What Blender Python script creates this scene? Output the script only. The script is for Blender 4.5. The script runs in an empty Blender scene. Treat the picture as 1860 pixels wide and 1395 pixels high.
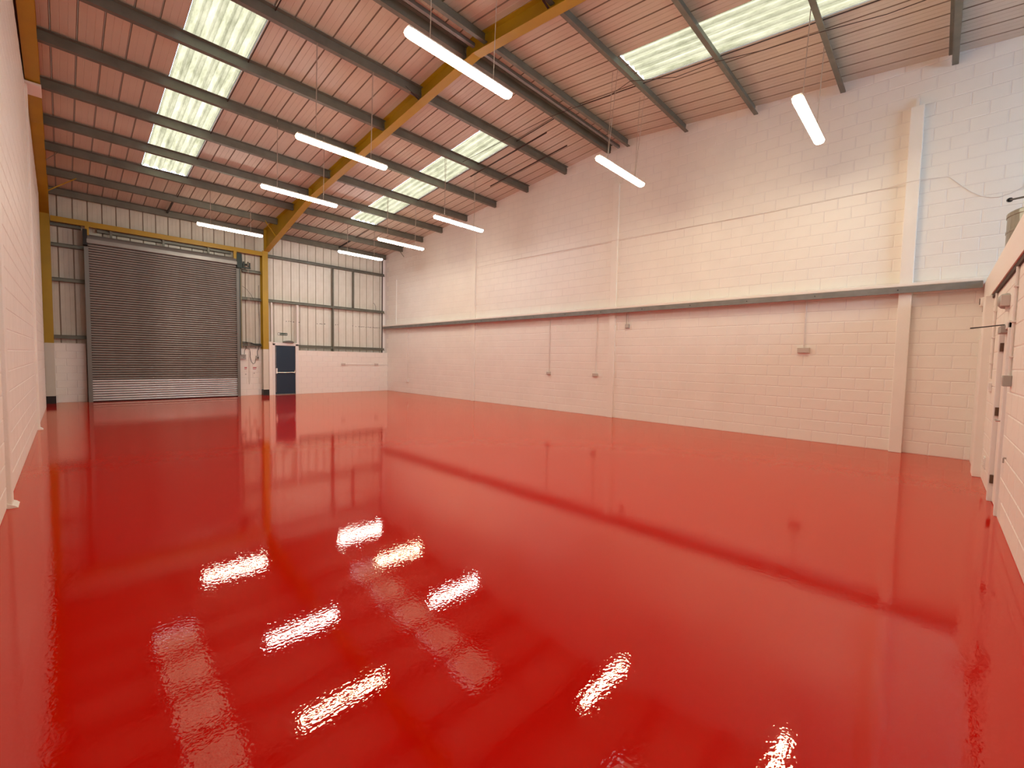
import bpy, math, random
from mathutils import Matrix, Vector
random.seed(7)
sc = bpy.context.scene
COL = sc.collection

# ------------------------------------------------------------------ camera
FPX, YAW, PIT, ROL = 792.873, math.radians(-45.862), math.radians(-3.097), math.radians(1.142)
HC = 1.572
fw = Vector((-math.sin(YAW)*math.cos(PIT), math.cos(YAW)*math.cos(PIT), math.sin(PIT)))
rt = fw.cross(Vector((0, 0, 1))).normalized()
up = rt.cross(fw)
rt, up = rt*math.cos(ROL)+up*math.sin(ROL), -rt*math.sin(ROL)+up*math.cos(ROL)
cd = bpy.data.cameras.new('camera')
cam = bpy.data.objects.new('camera', cd)
COL.objects.link(cam)
cam.matrix_world = Matrix(((rt.x, up.x, -fw.x, 0), (rt.y, up.y, -fw.y, 0), (rt.z, up.z, -fw.z, HC), (0, 0, 0, 1)))
cd.sensor_width = 36
cd.lens = 36*FPX/1860
cd.clip_start = 0.02
cd.clip_end = 200
sc.camera = cam

# ------------------------------------------------------------------ world, exposure
W = bpy.data.worlds.new('sky')
sc.world = W
W.use_nodes = True
bg = W.node_tree.nodes['Background']
bg.inputs[0].default_value = (0.55, 0.76, 1.0, 1)
bg.inputs[1].default_value = 8.0
sc.view_settings.view_transform = 'Standard'
sc.view_settings.look = 'None'
sc.view_settings.gamma = 1.0
sc.view_settings.use_curve_mapping = False
sc.view_settings.exposure = 1.0
sc.cycles.max_bounces = 8
sc.cycles.diffuse_bounces = 5
sc.cycles.glossy_bounces = 4
LAMP = 30.0          # strength of the fluorescent diffusers

# ------------------------------------------------------------------ room numbers (metres)
XR, YB, YF, YREAR = 10.906, 18.964, -0.541, -5.8
YRIDGE = 6.6
SL = 0.098
def zs(y):           # underside of the roof sheets
    return 6.46+SL*(YB-y) if y > YRIDGE else 6.46+SL*(YB-YRIDGE)-SL*(YRIDGE-y)
def xl(y):           # face of the left wall
    return -0.465+0.007*y

# ------------------------------------------------------------------ materials
def mat(name, col, rough=0.5, metal=0.0, var=0.0, vscale=3.0, bump=0.0, bscale=60.0, spec=0.5, col2=None):
    m = bpy.data.materials.new(name)
    m.use_nodes = True
    nt = m.node_tree
    b = nt.nodes['Principled BSDF']
    b.inputs['Base Color'].default_value = (*col, 1)
    b.inputs['Roughness'].default_value = rough
    b.inputs['Metallic'].default_value = metal
    b.inputs['Specular IOR Level'].default_value = spec
    tc = nt.nodes.new('ShaderNodeTexCoord')
    if var > 0:
        n = nt.nodes.new('ShaderNodeTexNoise')
        n.inputs['Scale'].default_value = vscale
        n.inputs['Detail'].default_value = 5
        nt.links.new(tc.outputs['Object'], n.inputs['Vector'])
        mx = nt.nodes.new('ShaderNodeMix')
        mx.data_type = 'RGBA'
        c2 = col2 or tuple(c*(1-var) for c in col)
        mx.inputs[6].default_value = (*col, 1)
        mx.inputs[7].default_value = (*c2, 1)
        r = nt.nodes.new('ShaderNodeMapRange')
        r.inputs[1].default_value = 0.35
        r.inputs[2].default_value = 0.7
        nt.links.new(n.outputs['Fac'], r.inputs[0])
        nt.links.new(r.outputs[0], mx.inputs[0])
        nt.links.new(mx.outputs[2], b.inputs['Base Color'])
    if bump > 0:
        n2 = nt.nodes.new('ShaderNodeTexNoise')
        n2.inputs['Scale'].default_value = bscale
        n2.inputs['Detail'].default_value = 3
        nt.links.new(tc.outputs['Object'], n2.inputs['Vector'])
        bp = nt.nodes.new('ShaderNodeBump')
        bp.inputs['Strength'].default_value = bump
        bp.inputs['Distance'].default_value = 0.004
        nt.links.new(n2.outputs['Fac'], bp.inputs['Height'])
        nt.links.new(bp.outputs[0], b.inputs['Normal'])
    return m

M = dict(
    paint=mat('white_wall_paint', (0.88, 0.84, 0.775), 0.45, var=0.05, vscale=1.7, bump=0.35, bscale=90),
    mortar=mat('painted_joint', (0.80, 0.76, 0.72), 0.6, bump=0.2),
    column_white=mat('cream_column_paint', (0.70, 0.66, 0.56), 0.5, var=0.06),
    black=mat('black_paint', (0.012, 0.010, 0.010), 0.45),
    sheet=mat('white_liner_sheet', (0.61, 0.54, 0.44), 0.42, var=0.10, vscale=0.9),
    clad=mat('off_white_cladding', (0.76, 0.75, 0.67), 0.42, var=0.14, vscale=2.2, col2=(0.66, 0.64, 0.55)),
    steel=mat('grey_green_steel', (0.18, 0.18, 0.145), 0.5, metal=0.25, var=0.25, vscale=4),
    steel_light=mat('galvanised_steel', (0.25, 0.25, 0.235), 0.45, metal=0.4, var=0.2, vscale=5),
    yellow=mat('yellow_ochre_paint', (0.44, 0.275, 0.006), 0.42, var=0.12, vscale=2),
    slat=mat('weathered_galvanised_slat', (0.30, 0.285, 0.26), 0.42, metal=0.3, var=0.30, vscale=1.2),
    slat_new=mat('bright_galvanised_slat', (0.72, 0.74, 0.76), 0.3, metal=0.4, var=0.1, vscale=4),
    blue=mat('navy_blue_paint', (0.007, 0.030, 0.060), 0.35),
    white=mat('white_plastic', (0.82, 0.80, 0.77), 0.35),
    conduit=mat('off_white_conduit', (0.78, 0.72, 0.67), 0.4),
    grey=mat('grey_plastic', (0.40, 0.38, 0.35), 0.45),
    socket=mat('metalclad_socket_grey', (0.56, 0.50, 0.45), 0.4),
    dgreen=mat('dark_green_steel', (0.020, 0.036, 0.032), 0.45),
    wire=mat('steel_wire', (0.45, 0.38, 0.32), 0.5),
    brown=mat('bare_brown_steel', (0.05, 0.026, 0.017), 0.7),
    green=mat('exit_sign_green', (0.010, 0.055, 0.032), 0.4),
    red=mat('red_sign', (0.45, 0.04, 0.04), 0.5),
    galv=mat('brushed_metal_tank', (0.34, 0.32, 0.26), 0.32, metal=0.75, var=0.3, vscale=3),
    chrome=mat('satin_chrome', (0.62, 0.60, 0.57), 0.25, metal=0.9),
    fascia=mat('pinkish_white_paint', (0.86, 0.80, 0.74), 0.5),
    timber=mat('brown_timber', (0.17, 0.08, 0.03), 0.5),
    darkglass=mat('dark_glass', (0.05, 0.035, 0.025), 0.08),
    olive=mat('olive_steel', (0.22, 0.19, 0.10), 0.5),
    seam_pale=mat('pale_shaded_seam', (0.54, 0.50, 0.41), 0.6),  # groove shade of the right-hand cladding, as a colour
    gap_shade=mat('slat_gap_shade', (0.035, 0.03, 0.027), 0.6),  # dark gaps between slats, shade put into the recess colour
    clad_dim=mat('dimmed_cladding', (0.60, 0.56, 0.47), 0.45, var=0.16, vscale=2.2),  # darker copy of the cladding, paints in the dim left bay
    steel_mid=mat('mid_grey_steel', (0.17, 0.17, 0.155), 0.5, metal=0.3),
    hinge=mat('aged_brass_hinge', (0.13, 0.08, 0.05), 0.5, metal=0.4),
    seam=mat('shaded_seam', (0.34, 0.27, 0.20), 0.7),  # groove shade of roof and left cladding, as a colour
    barrel=mat('dull_dark_steel', (0.14, 0.13, 0.12), 0.65),
    concrete=mat('grey_deck', (0.3, 0.28, 0.26), 0.8),
)

def floor_material():
    m = bpy.data.materials.new('glossy_red_resin')
    m.use_nodes = True
    nt = m.node_tree
    N, L = nt.nodes, nt.links
    N.remove(N['Principled BSDF'])
    b = N.new('ShaderNodeBsdfDiffuse')
    g = N.new('ShaderNodeBsdfGlossy')
    g.inputs['Color'].default_value = (1.0, 0.90, 0.76, 1)
    fr = N.new('ShaderNodeFresnel'); fr.inputs['IOR'].default_value = 1.60
    ms = N.new('ShaderNodeMixShader')
    L.new(fr.outputs[0], ms.inputs[0]); L.new(b.outputs[0], ms.inputs[1]); L.new(g.outputs[0], ms.inputs[2])
    L.new(ms.outputs[0], N['Material Output'].inputs[0])
    tc = N.new('ShaderNodeTexCoord')
    def math_(op, a, c=None, clamp=False):
        n = N.new('ShaderNodeMath'); n.operation = op; n.use_clamp = clamp
        for i, v in enumerate((a, c)):
            if v is None: continue
            if isinstance(v, (int, float)): n.inputs[i].default_value = v
            else: L.new(v, n.inputs[i])
        return n.outputs[0]
    def noise(scale, detail=3, rough=0.5, vec=None):
        n = N.new('ShaderNodeTexNoise')
        n.inputs['Scale'].default_value = scale
        n.inputs['Detail'].default_value = detail
        n.inputs['Roughness'].default_value = rough
        L.new(vec or tc.outputs['Object'], n.inputs['Vector'])
        return n.outputs['Fac']
    # colour
    mx = N.new('ShaderNodeMix'); mx.data_type = 'RGBA'
    mx.inputs[6].default_value = (0.58, 0.0015, 0.0002, 1)
    mx.inputs[7].default_value = (0.52, 0.0015, 0.0002, 1)
    L.new(noise(0.35, 4), mx.inputs[0])
    L.new(mx.outputs[2], b.inputs['Color'])
    rr = math_('ADD', math_('MULTIPLY', noise(0.8, 3), 0.03), 0.015)
    L.new(rr, g.inputs['Roughness'])
    h = math_('ADD', math_('MULTIPLY', noise(22, 1, 0.5), 0.22), math_('MULTIPLY', noise(52, 1, 0.5), 0.30))
    rot = N.new('ShaderNodeMapping'); rot.inputs['Rotation'].default_value = (0.3, 0.2, 0.65)
    L.new(tc.outputs['Object'], rot.inputs[0])
    h = math_('ADD', h, math_('MULTIPLY', noise(1.9, 1, 0.5, rot.outputs[0]), 0.8))
    bp = N.new('ShaderNodeBump')
    bp.inputs['Strength'].default_value = 1.0
    bp.inputs['Distance'].default_value = 0.0010
    L.new(h, bp.inputs['Height'])
    for n in (b, g, fr): L.new(bp.outputs[0], n.inputs['Normal'])
    return m
M['floor'] = floor_material()

def skylight_material():
    m = bpy.data.materials.new('translucent_rooflight_sheet')
    m.use_nodes = True
    nt = m.node_tree; N, L = nt.nodes, nt.links
    out = N['Material Output']
    N.remove(N['Principled BSDF'])
    tr = N.new('ShaderNodeBsdfTranslucent')
    df = N.new('ShaderNodeBsdfDiffuse')
    mxs = N.new('ShaderNodeMixShader'); mxs.inputs[0].default_value = 0.15
    tc = N.new('ShaderNodeTexCoord')
    mp = N.new('ShaderNodeMapping'); mp.inputs['Scale'].default_value = (3.0, 0.6, 1)
    L.new(tc.outputs['Object'], mp.inputs[0])
    n = N.new('ShaderNodeTexNoise'); n.inputs['Scale'].default_value = 2.2; n.inputs['Detail'].default_value = 7
    n.inputs['Roughness'].default_value = 0.7
    L.new(mp.outputs[0], n.inputs['Vector'])
    r = N.new('ShaderNodeValToRGB')
    r.color_ramp.elements[0].position = 0.30; r.color_ramp.elements[0].color = (0.085, 0.062, 0.030, 1)
    r.color_ramp.elements[1].position = 0.62; r.color_ramp.elements[1].color = (0.185, 0.132, 0.073, 1)
    L.new(n.outputs['Fac'], r.inputs[0])
    L.new(r.outputs[0], tr.inputs[0]); L.new(r.outputs[0], df.inputs[0])
    L.new(tr.outputs[0], mxs.inputs[1]); L.new(df.outputs[0], mxs.inputs[2])
    L.new(mxs.outputs[0], out.inputs[0])
    return m
M['skylight'] = skylight_material()

def emit(name, col, strength):
    m = bpy.data.materials.new(name); m.use_nodes = True
    b = m.node_tree.nodes['Principled BSDF']
    b.inputs['Base Color'].default_value = (0.8, 0.8, 0.8, 1)
    b.inputs['Emission Color'].default_value = (*col, 1)
    b.inputs['Emission Strength'].default_value = strength
    return m
M['tube_warm'] = emit('warm_fluorescent_diffuser', (1.0, 0.87, 0.60), LAMP)
M['tube_mid'] = emit('neutral_fluorescent_diffuser', (1.0, 0.93, 0.78), LAMP)
M['tube_cool'] = emit('cool_fluorescent_diffuser', (0.97, 0.97, 0.95), LAMP)
def glass_material():
    m = bpy.data.materials.new('window_glass'); m.use_nodes = True
    nt = m.node_tree; N, L = nt.nodes, nt.links
    N.remove(N['Principled BSDF'])
    a = N.new('ShaderNodeBsdfTransparent'); g = N.new('ShaderNodeBsdfGlossy'); g.inputs['Roughness'].default_value = 0.02
    x = N.new('ShaderNodeMixShader'); x.inputs[0].default_value = 0.08
    L.new(a.outputs[0], x.inputs[1]); L.new(g.outputs[0], x.inputs[2]); L.new(x.outputs[0], N['Material Output'].inputs[0])
    return m
M['glass'] = glass_material()

# ------------------------------------------------------------------ mesh helpers
class MB:
    def __init__(s): s.v = []; s.f = []
    def add(s, vs, fs):
        o = len(s.v); s.v += [tuple(p) for p in vs]; s.f += [tuple(i+o for i in f) for f in fs]; return s
    def box(s, x0, x1, y0, y1, z0, z1):
        return s.add([(x0, y0, z0), (x1, y0, z0), (x1, y1, z0), (x0, y1, z0), (x0, y0, z1), (x1, y0, z1), (x1, y1, z1), (x0, y1, z1)],
                     [(0, 3, 2, 1), (4, 5, 6, 7), (0, 1, 5, 4), (1, 2, 6, 5), (2, 3, 7, 6), (3, 0, 4, 7)])
    def bar(s, a, b, w, h=None):           # rectangular bar between two points
        h = h or w
        a, b = Vector(a), Vector(b); d = (b-a).normalized()
        u = d.cross(Vector((0, 0, 1)))
        if u.length < 1e-3: u = Vector((1, 0, 0))
        u.normalize(); n = u.cross(d)
        vs = [p+u*(i*w/2)+n*(j*h/2) for p in (a, b) for i, j in ((-1, -1), (1, -1), (1, 1), (-1, 1))]
        return s.add(vs, [(0, 1, 2, 3), (7, 6, 5, 4), (0, 4, 5, 1), (1, 5, 6, 2), (2, 6, 7, 3), (3, 7, 4, 0)])
    def tube(s, pts, r, n=8, cap=True):
        pts = [Vector(p) for p in pts]; rings = []
        for k, p in enumerate(pts):
            d = (pts[min(k+1, len(pts)-1)]-pts[max(k-1, 0)]).normalized()
            u = d.cross(Vector((0, 0, 1)))
            if u.length < 1e-3: u = Vector((1, 0, 0))
            u.normalize(); w = u.cross(d)
            rings.append([p+u*(r*math.cos(2*math.pi*i/n))+w*(r*math.sin(2*math.pi*i/n)) for i in range(n)])
        vs = [q for R in rings for q in R]; fs = []
        for k in range(len(rings)-1):
            for i in range(n):
                j = (i+1) % n
                fs.append((k*n+i, k*n+j, (k+1)*n+j, (k+1)*n+i))
        if cap:
            fs.append(tuple(range(n-1, -1, -1))); fs.append(tuple((len(rings)-1)*n+i for i in range(n)))
        return s.add(vs, fs)
    def prism(s, poly, axis, a, b):        # 2-D polygon swept along axis 0/1/2
        def P(p, t):
            return (t, p[0], p[1]) if axis == 0 else (p[0], t, p[1]) if axis == 1 else (p[0], p[1], t)
        n = len(poly)
        vs = [P(p, a) for p in poly]+[P(p, b) for p in poly]
        fs = [(i, (i+1) % n, n+(i+1) % n, n+i) for i in range(n)]
        fs += [tuple(range(n-1, -1, -1)), tuple(range(n, 2*n))]
        return s.add(vs, fs)
    def lathe(s, prof, c, n=32):           # profile (r, z) about the vertical through c
        vs = [(c[0]+r*math.cos(2*math.pi*i/n), c[1]+r*math.sin(2*math.pi*i/n), c[2]+z) for r, z in prof for i in range(n)]
        fs = [(k*n+i, k*n+(i+1) % n, (k+1)*n+(i+1) % n, (k+1)*n+i) for k in range(len(prof)-1) for i in range(n)]
        return s.add(vs, fs)
    def mesh(s, name, m, smooth=False):
        me = bpy.data.meshes.new(name)
        me.from_pydata(s.v, [], s.f)
        me.materials.append(m if not isinstance(m, str) else M[m])
        if smooth: me.polygons.foreach_set('use_smooth', [True]*len(me.polygons))
        me.update()
        return me
    def obj(s, name, m, parent=None, smooth=False, bevel=0):
        return link(name, s.mesh(name, m, smooth), parent, bevel)

def link(name, me, parent=None, bevel=0):
    o = bpy.data.objects.new(name, me)
    COL.objects.link(o)
    if parent is not None: o.parent = parent
    if bevel:
        b = o.modifiers.new('bevel', 'BEVEL'); b.width = bevel; b.segments = 2; b.limit_method = 'ANGLE'
    return o
def thing(name, label, cat, group=None, loc=(0, 0, 0)):
    o = bpy.data.objects.new(name, None); COL.objects.link(o)
    o.location = loc; o.empty_display_size = 0.1
    return tag(o, label, cat, group)
def tag(o, label, cat, group=None):
    o['label'] = label; o['category'] = cat
    if group: o['group'] = group
    return o
def struct(o):
    o['kind'] = 'structure'; return o
def B(x0, x1, y0, y1, z0, z1): return MB().box(x0, x1, y0, y1, z0, z1)
def copy_tree(o, parent=None):
    c = o.copy(); COL.objects.link(c)
    if parent is not None: c.parent = parent
    for ch in list(o.children): copy_tree(ch, c)
    return c
def pix(p):          # where a point stands in the camera's view (used only to rank blocks by size)
    d = Vector(p)-Vector((0, 0, HC)); z = d.dot(fw)
    if z < 0.05: return None
    return 930+FPX*d.dot(rt)/z, 697.5-FPX*d.dot(up)/z

# ------------------------------------------------------------------ floor
fl = struct(B(-1.0, XR+0.3, YREAR-0.3, YB+0.6, -0.15, 0).obj('floor', 'floor'))

# ------------------------------------------------------------------ block walls
BL, BH, JT, PR = 0.444, 0.225, 0.009, 0.004
def block_mesh(name, L_, H_, m='paint'):   # block lying in local x (length), z (height), face towards -y, chamfered
    c = 0.007
    x0, x1, z0, z1 = JT/2, L_-JT/2, JT/2, H_-JT/2
    v = [(x0, PR, z0), (x1, PR, z0), (x1, PR, z1), (x0, PR, z1),
         (x0+c, 0, z0+c), (x1-c, 0, z0+c), (x1-c, 0, z1-c), (x0+c, 0, z1-c)]
    f = [(4, 5, 6, 7), (0, 1, 5, 4), (1, 2, 6, 5), (2, 3, 7, 6), (3, 0, 4, 7)]
    return MB().add(v, f)
_bm = {}
def block_shared(L_, H_):
    k = (round(L_, 2), round(H_, 3))
    if k not in _bm: _bm[k] = block_mesh('block', *k).mesh('block', 'paint')
    return _bm[k]
def lay_blocks(wall, place, length, top, skip=lambda a, b, z0, z1: False, off0=0.03, most=300, z_from=0):
    """place(s) -> (x, y, rotation) of a block starting s metres along the wall"""
    cells = []
    k = 0
    while k*BH < top(0, length, True):
        z0, z1 = k*BH, (k+1)*BH
        s = off0-BL + (BL/2 if k % 2 else 0)
        while s < length:
            a, b = max(s, 0), min(s+BL, length)
            if b-a > 0.04:
                t = min(z1, top(a, b, False))
                if t-z0 > 0.06 and not skip(a, b, z0, t): cells.append((a, b, z0, t))
            s += BL
        k += 1
    def size(c):
        x, y, r = place(c[0]); x2, y2, _ = place(c[1])
        q = [pix(p) for p in ((x, y, c[2]), (x2, y2, c[2]), (x, y, c[3]), (x2, y2, c[3]))]
        if any(p is None for p in q): return 0
        mx, my = sum(p[0] for p in q)/4, sum(p[1] for p in q)/4
        if not (-20 < mx < 1880 and -20 < my < 1415): return 0
        return abs(q[1][0]-q[0][0])*abs(q[2][1]-q[0][1])
    cells.sort(key=size, reverse=True)
    rest = MB()
    for i, (a, b, z0, t) in enumerate(cells):
        x, y, r = place(a)
        if i < most and size((a, b, z0, t)) > 0:
            o = link('block', block_shared(b-a, t-z0), wall)
            o.location = (x, y, z0); o.rotation_euler = (0, 0, r)
        else:
            bm = block_mesh('b', b-a, t-z0); ca, sa = math.cos(r), math.sin(r)
            rest.add([(x+p[0]*ca-p[1]*sa, y+p[0]*sa+p[1]*ca, z0+p[2]) for p in bm.v], bm.f)
    if rest.v:
        o = rest.obj('blockwork', 'paint', wall); o['kind'] = 'stuff'
G = PR  # joint depth
# right wall: profile with the gable, the blocks stand on its face
yb, yf = YB+0.5, YREAR-0.2
prof = [(yf, -0.1), (yb, -0.1), (yb, zs(yb)+0.25), (YRIDGE, zs(YRIDGE)+0.25), (yf, zs(yf)+0.25)]
wall_right = struct(MB().prism(prof, 0, XR+G, XR+0.3).obj('wall_right', 'mortar'))
y_r0 = YB+0.1
def top_r(a, b, mx):
    if mx: return zs(YRIDGE)+0.05
    ya, yb_ = y_r0-a, y_r0-b
    return max(zs(ya), zs(yb_))+0.02
# along -y so that the outward face (-y local, rotated -90deg) looks towards -x
lay_blocks(wall_right, lambda s: (XR, y_r0-s, -math.pi/2), y_r0-(-1.6), top_r, off0=(y_r0-0.03) % BL,
           skip=lambda a, b, z0, z1: False)
# left wall: stops below the rafter and short of the corner column
LA = math.atan(0.007)
def zl(y): return rafter_z(y)-0.04
def rafter_z(y):
    yy = y if y > YRIDGE else 2*YRIDGE-y
    z = 6.25+SL*(YB-yy)-0.10
    if yy > 14.5: z = min(z, 6.57-(yy-14.5)*0.213)
    return z
def lw_poly(y0, y1, dz=0.0):
    ys = [y1, 14.5, YRIDGE, -1.3, y0]
    return [(y0, -0.1), (y1, -0.1)]+[(y, zl(y)+dz) for y in ys if y0 <= y <= y1]
mb = MB()
p = lw_poly(YREAR, 17.7)
n = len(p)
mb.add([(xl(y)-G, y, z) for y, z in p]+[(xl(y)-0.22, y, z) for y, z in p],
       [tuple(range(n-1, -1, -1)), tuple(range(n, 2*n))]+[(i, (i+1) % n, n+(i+1) % n, n+i) for i in range(n)])
wall_left = struct(mb.obj('wall_left', 'mortar'))
wall_left_len = 17.7-(-0.4)
lay_blocks(wall_left, lambda s: (xl(-0.4+s), -0.4+s, math.pi/2-LA), wall_left_len,
           lambda a, b, mx: 7.3 if mx else min(zl(-0.4+a), zl(-0.4+b)), most=120)
# outer skin behind the left wall, dark and unpainted, up to the roof
p = [(yf, -0.1), (yb, -0.1), (yb, zs(yb)+0.25), (YRIDGE, zs(YRIDGE)+0.25), (yf, zs(yf)+0.25)]
MB().prism(p, 0, -0.95, -0.80).obj('outer_skin', 'brown', wall_left)
# painted steel posts standing slightly proud of the walls
def pilaster(name, wall, x0, x1, y0, y1, z1, stub=None):
    MB().box(x0, x1, y0, y1, 0, z1).obj(name, 'paint', wall, bevel=0.008)
pilaster('wall_post', wall_right, XR-0.12, XR+0.01, 0.39, 0.575, 6.27)
MB().prism([(XR-0.07, 6.27), (XR+0.01, 6.27), (XR+0.01, 6.43), (XR-0.05, 6.43)], 1, 0.47, 0.515).obj('post_bracket', 'paint', wall_right)
pilaster('wall_post', wall_right, XR-0.055, XR+0.01, 6.55, 6.74, 6.55)
pilaster('wall_post', wall_right, XR-0.05, XR+0.01, 12.57, 12.75, 6.5)
for y0, w in ((6.55, 0.20), (12.75, 0.20)):
    x = xl(y0)
    MB().box(x-0.02, x+0.035, y0, y0+w, 0, zl(y0)-0.05).obj('wall_post', 'paint', wall_left, bevel=0.008)
    MB().prism([(x, 0.0), (x+0.075, 0.0), (x+0.055, 0.02), (x, 0.05)], 1, y0-0.02, y0+w+0.02).obj('post_foot', 'paint', wall_left)

# back wall
YC = YB+0.33                 # face of the cladding
YL = YB+0.25                 # block face left of the column
wall_back = struct(MB().box(-0.95, XR+0.2, YC+0.10, YC+0.2, -0.1, zs(YC)+0.3).obj('wall_back', 'clad'))
HB = 1.80
def low_wall(x0, x1, yface, h, dx=0.03):
    MB().box(x0, x1, yface+G, yface+0.14, 0, h).obj('block_backing', 'mortar', wall_back)
    lay_blocks(wall_back, lambda s: (x0+s, yface, 0), x1-x0, lambda a, b, mx: h, off0=dx)
low_wall(-0.17, 0.53, YL, 1.82)
low_wall(4.76, 5.51, YL, 1.82, 0.2)
low_wall(5.71, 5.84, YB, 2.10, 0.13)
low_wall(6.815, XR, YB, HB, 0.1)
# smooth paint coping on the low walls
for x0, x1, yy, h in ((-0.17, 0.53, YL, 1.82), (4.76, 5.51, YL, 1.82), (6.815, XR, YB, HB)):
    MB().box(x0, x1, yy-0.003, YC+0.01, h, h+0.012).obj('coping', 'paint', wall_back)
P3 = 1/3
def sheet_profile(deep=0.028):
    return [(0, deep), (0.009, deep), (0.015, 0), (0.108, 0), (0.113, 0.004), (0.118, 0), (0.214, 0), (0.219, 0.004), (0.224, 0),
            (P3-0.015, 0), (P3-0.009, deep), (P3+0.002, deep)]
def seams(me, m='seam'):            # lapped joint between two sheets, the shade in its groove painted on
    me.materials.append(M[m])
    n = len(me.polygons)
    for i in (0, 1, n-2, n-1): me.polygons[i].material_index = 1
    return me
def panel_wall(z0, z1):
    pr = sheet_profile(); n = len(pr)
    return MB().add([(x, d, z0) for x, d in pr]+[(x, d, z1) for x, d in pr], [(i, i+1, n+i+1, n+i) for i in range(n-1)])
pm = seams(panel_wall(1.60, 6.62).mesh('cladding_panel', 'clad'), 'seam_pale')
pm_dull = seams(panel_wall(1.60, 6.62).mesh('cladding_panel', 'clad_dim'))
x = -0.01-3*P3
while x < XR:
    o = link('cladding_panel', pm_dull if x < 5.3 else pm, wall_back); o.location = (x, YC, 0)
    x += P3
MB().box(XR-0.125, XR+0.005, YC-0.07, YC-0.01, 1.8, zs(YB)).obj('verge_trim', 'white', wall_back)
MB().box(XR-0.135, XR-0.125, YC-0.08, YC-0.01, 1.8, zs(YB)).obj('verge_edge', 'brown', wall_back)
# a torn line of old fixing holes across the cladding
mb = MB(); 
for xx in [6.45, 6.55, 6.62, 6.72, 6.95, 7.7, 7.82, 7.9, 8.0, 8.5, 8.6, 9.3, 9.45, 9.6, 9.7, 9.78, 9.86, 9.95, 10.05, 10.13, 10.2, 10.3, 10.38, 10.46, 10.56, 10.64]:
    zz = 2.985+random.uniform(-.012, .012)
    mb.box(xx, xx+random.uniform(.03, .07), YC-0.004, YC+0.002, zz, zz+0.022)
o = mb.obj('fixing_holes', 'black', wall_back); o['kind'] = 'stuff'

# front wall (low wall of the office block, in the plane of the photographer) and the deck over it
DX0, DX1 = 6.97, 7.78
wf = MB()
for a, b, z0, z1 in ((-0.95, DX0, -0.1, 2.70), (DX1, XR+0.1, -0.1, 2.70), (DX0, DX1, 2.06, 2.70)):
    wf.box(a, b, YF-0.14, YF-G, z0, z1)
wall_front = struct(wf.obj('wall_front', 'mortar'))
lay_blocks(wall_front, lambda s: (XR-s, YF, math.pi), XR+0.45, lambda a, b, mx: 2.66,
           skip=lambda a, b, z0, z1: (XR-b < DX1+.02 and XR-a > DX0-.02 and z0 < 2.02), off0=0.25)
pilaster('wall_post', wall_front, 9.30, 9.65, YF-0.01, YF+0.09, 2.64)
pilaster('wall_post', wall_front, 10.25, XR-0.002, YF-0.01, YF+0.055, 2.08)
tr = struct(MB().box(-0.45, XR-0.004, YF-0.10, YF+0.035, 2.655, 3.035).obj('trim_1', 'fascia', bevel=0.004))
MB().box(-0.45, XR-0.004, YF-0.02, YF+0.02, 2.60, 2.655).obj('shadow_strip', 'brown', tr)  # dark strip drawn in for the shadow line below the fascia
deck = struct(MB().box(-0.8, XR, YREAR, YF-0.10, 2.78, 2.95).obj('trim_2', 'concrete'))
# rear wall behind the photographer with the daylight window over the deck
wr = MB(); WX0, WX1, WZ0, WZ1 = 6.2, 9.9, 3.6, 5.4
for a, b, z0, z1 in ((-0.95, WX0, -0.1, 6.8), (WX1, XR+0.2, -0.1, 6.8), (WX0, WX1, -0.1, WZ0), (WX0, WX1, WZ1, 6.8)):
    wr.box(a, b, YREAR-0.2, YREAR, z0, z1)
struct(wr.obj('wall_rear', 'paint'))
w1 = struct(MB().box(WX0, WX1, YREAR-0.11, YREAR-0.10, WZ0, WZ1).obj('window_1', 'glass'))
fr = MB()
fr.box(WX0, WX1, YREAR-0.14, YREAR-0.07, WZ0, WZ0+0.06).box(WX0, WX1, YREAR-0.14, YREAR-0.07, WZ1-0.06, WZ1)
for xx in (WX0, (WX0+WX1)/2-0.03, WX1-0.06): fr.box(xx, xx+0.06, YREAR-0.14, YREAR-0.07, WZ0+0.06, WZ1-0.06)
fr.obj('window_frame', 'white', w1)

# ------------------------------------------------------------------ roof
ceiling = struct(MB().box(-0.9, XR, YRIDGE-0.16, YRIDGE+0.16, zs(YRIDGE)+0.055, zs(YRIDGE)+0.09).obj('ceiling', 'sheet'))
def roof_panel(y0, y1, n3=1, deep=0.028, dz=0.0):
    pr = []
    for q in range(n3): pr += [(x+q*P3, d) for x, d in (sheet_profile(deep)[(0 if q == 0 else 1):])]
    n = len(pr)
    return MB().add([(x, y0, zs(y0)+d+dz) for x, d in pr]+[(x, y1, zs(y1)+d+dz) for x, d in pr], [(i, n+i, n+i+1, i+1) for i in range(n-1)])
rp = {}
def panel(i, y0, y1):
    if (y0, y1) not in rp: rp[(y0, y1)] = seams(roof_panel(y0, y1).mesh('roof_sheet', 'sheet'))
    o = link('roof_sheet', rp[(y0, y1)], ceiling); o.location = (-0.01+i*P3, 0, 0)
YS0, YS1 = 8.40, 16.02
YT0, YT1 = -3.0, 4.70
for i in range(-3, 33):
    sky = i in (5, 6, 7, 23, 24, 25)
    if sky: panel(i, YS1, YC+0.15); panel(i, YRIDGE, YS0); panel(i, YT1, YRIDGE-1e-4); panel(i, YREAR-0.2, YT0)
    else: panel(i, YRIDGE, YC+0.15); panel(i, YREAR-0.2, YRIDGE-1e-4)
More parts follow.
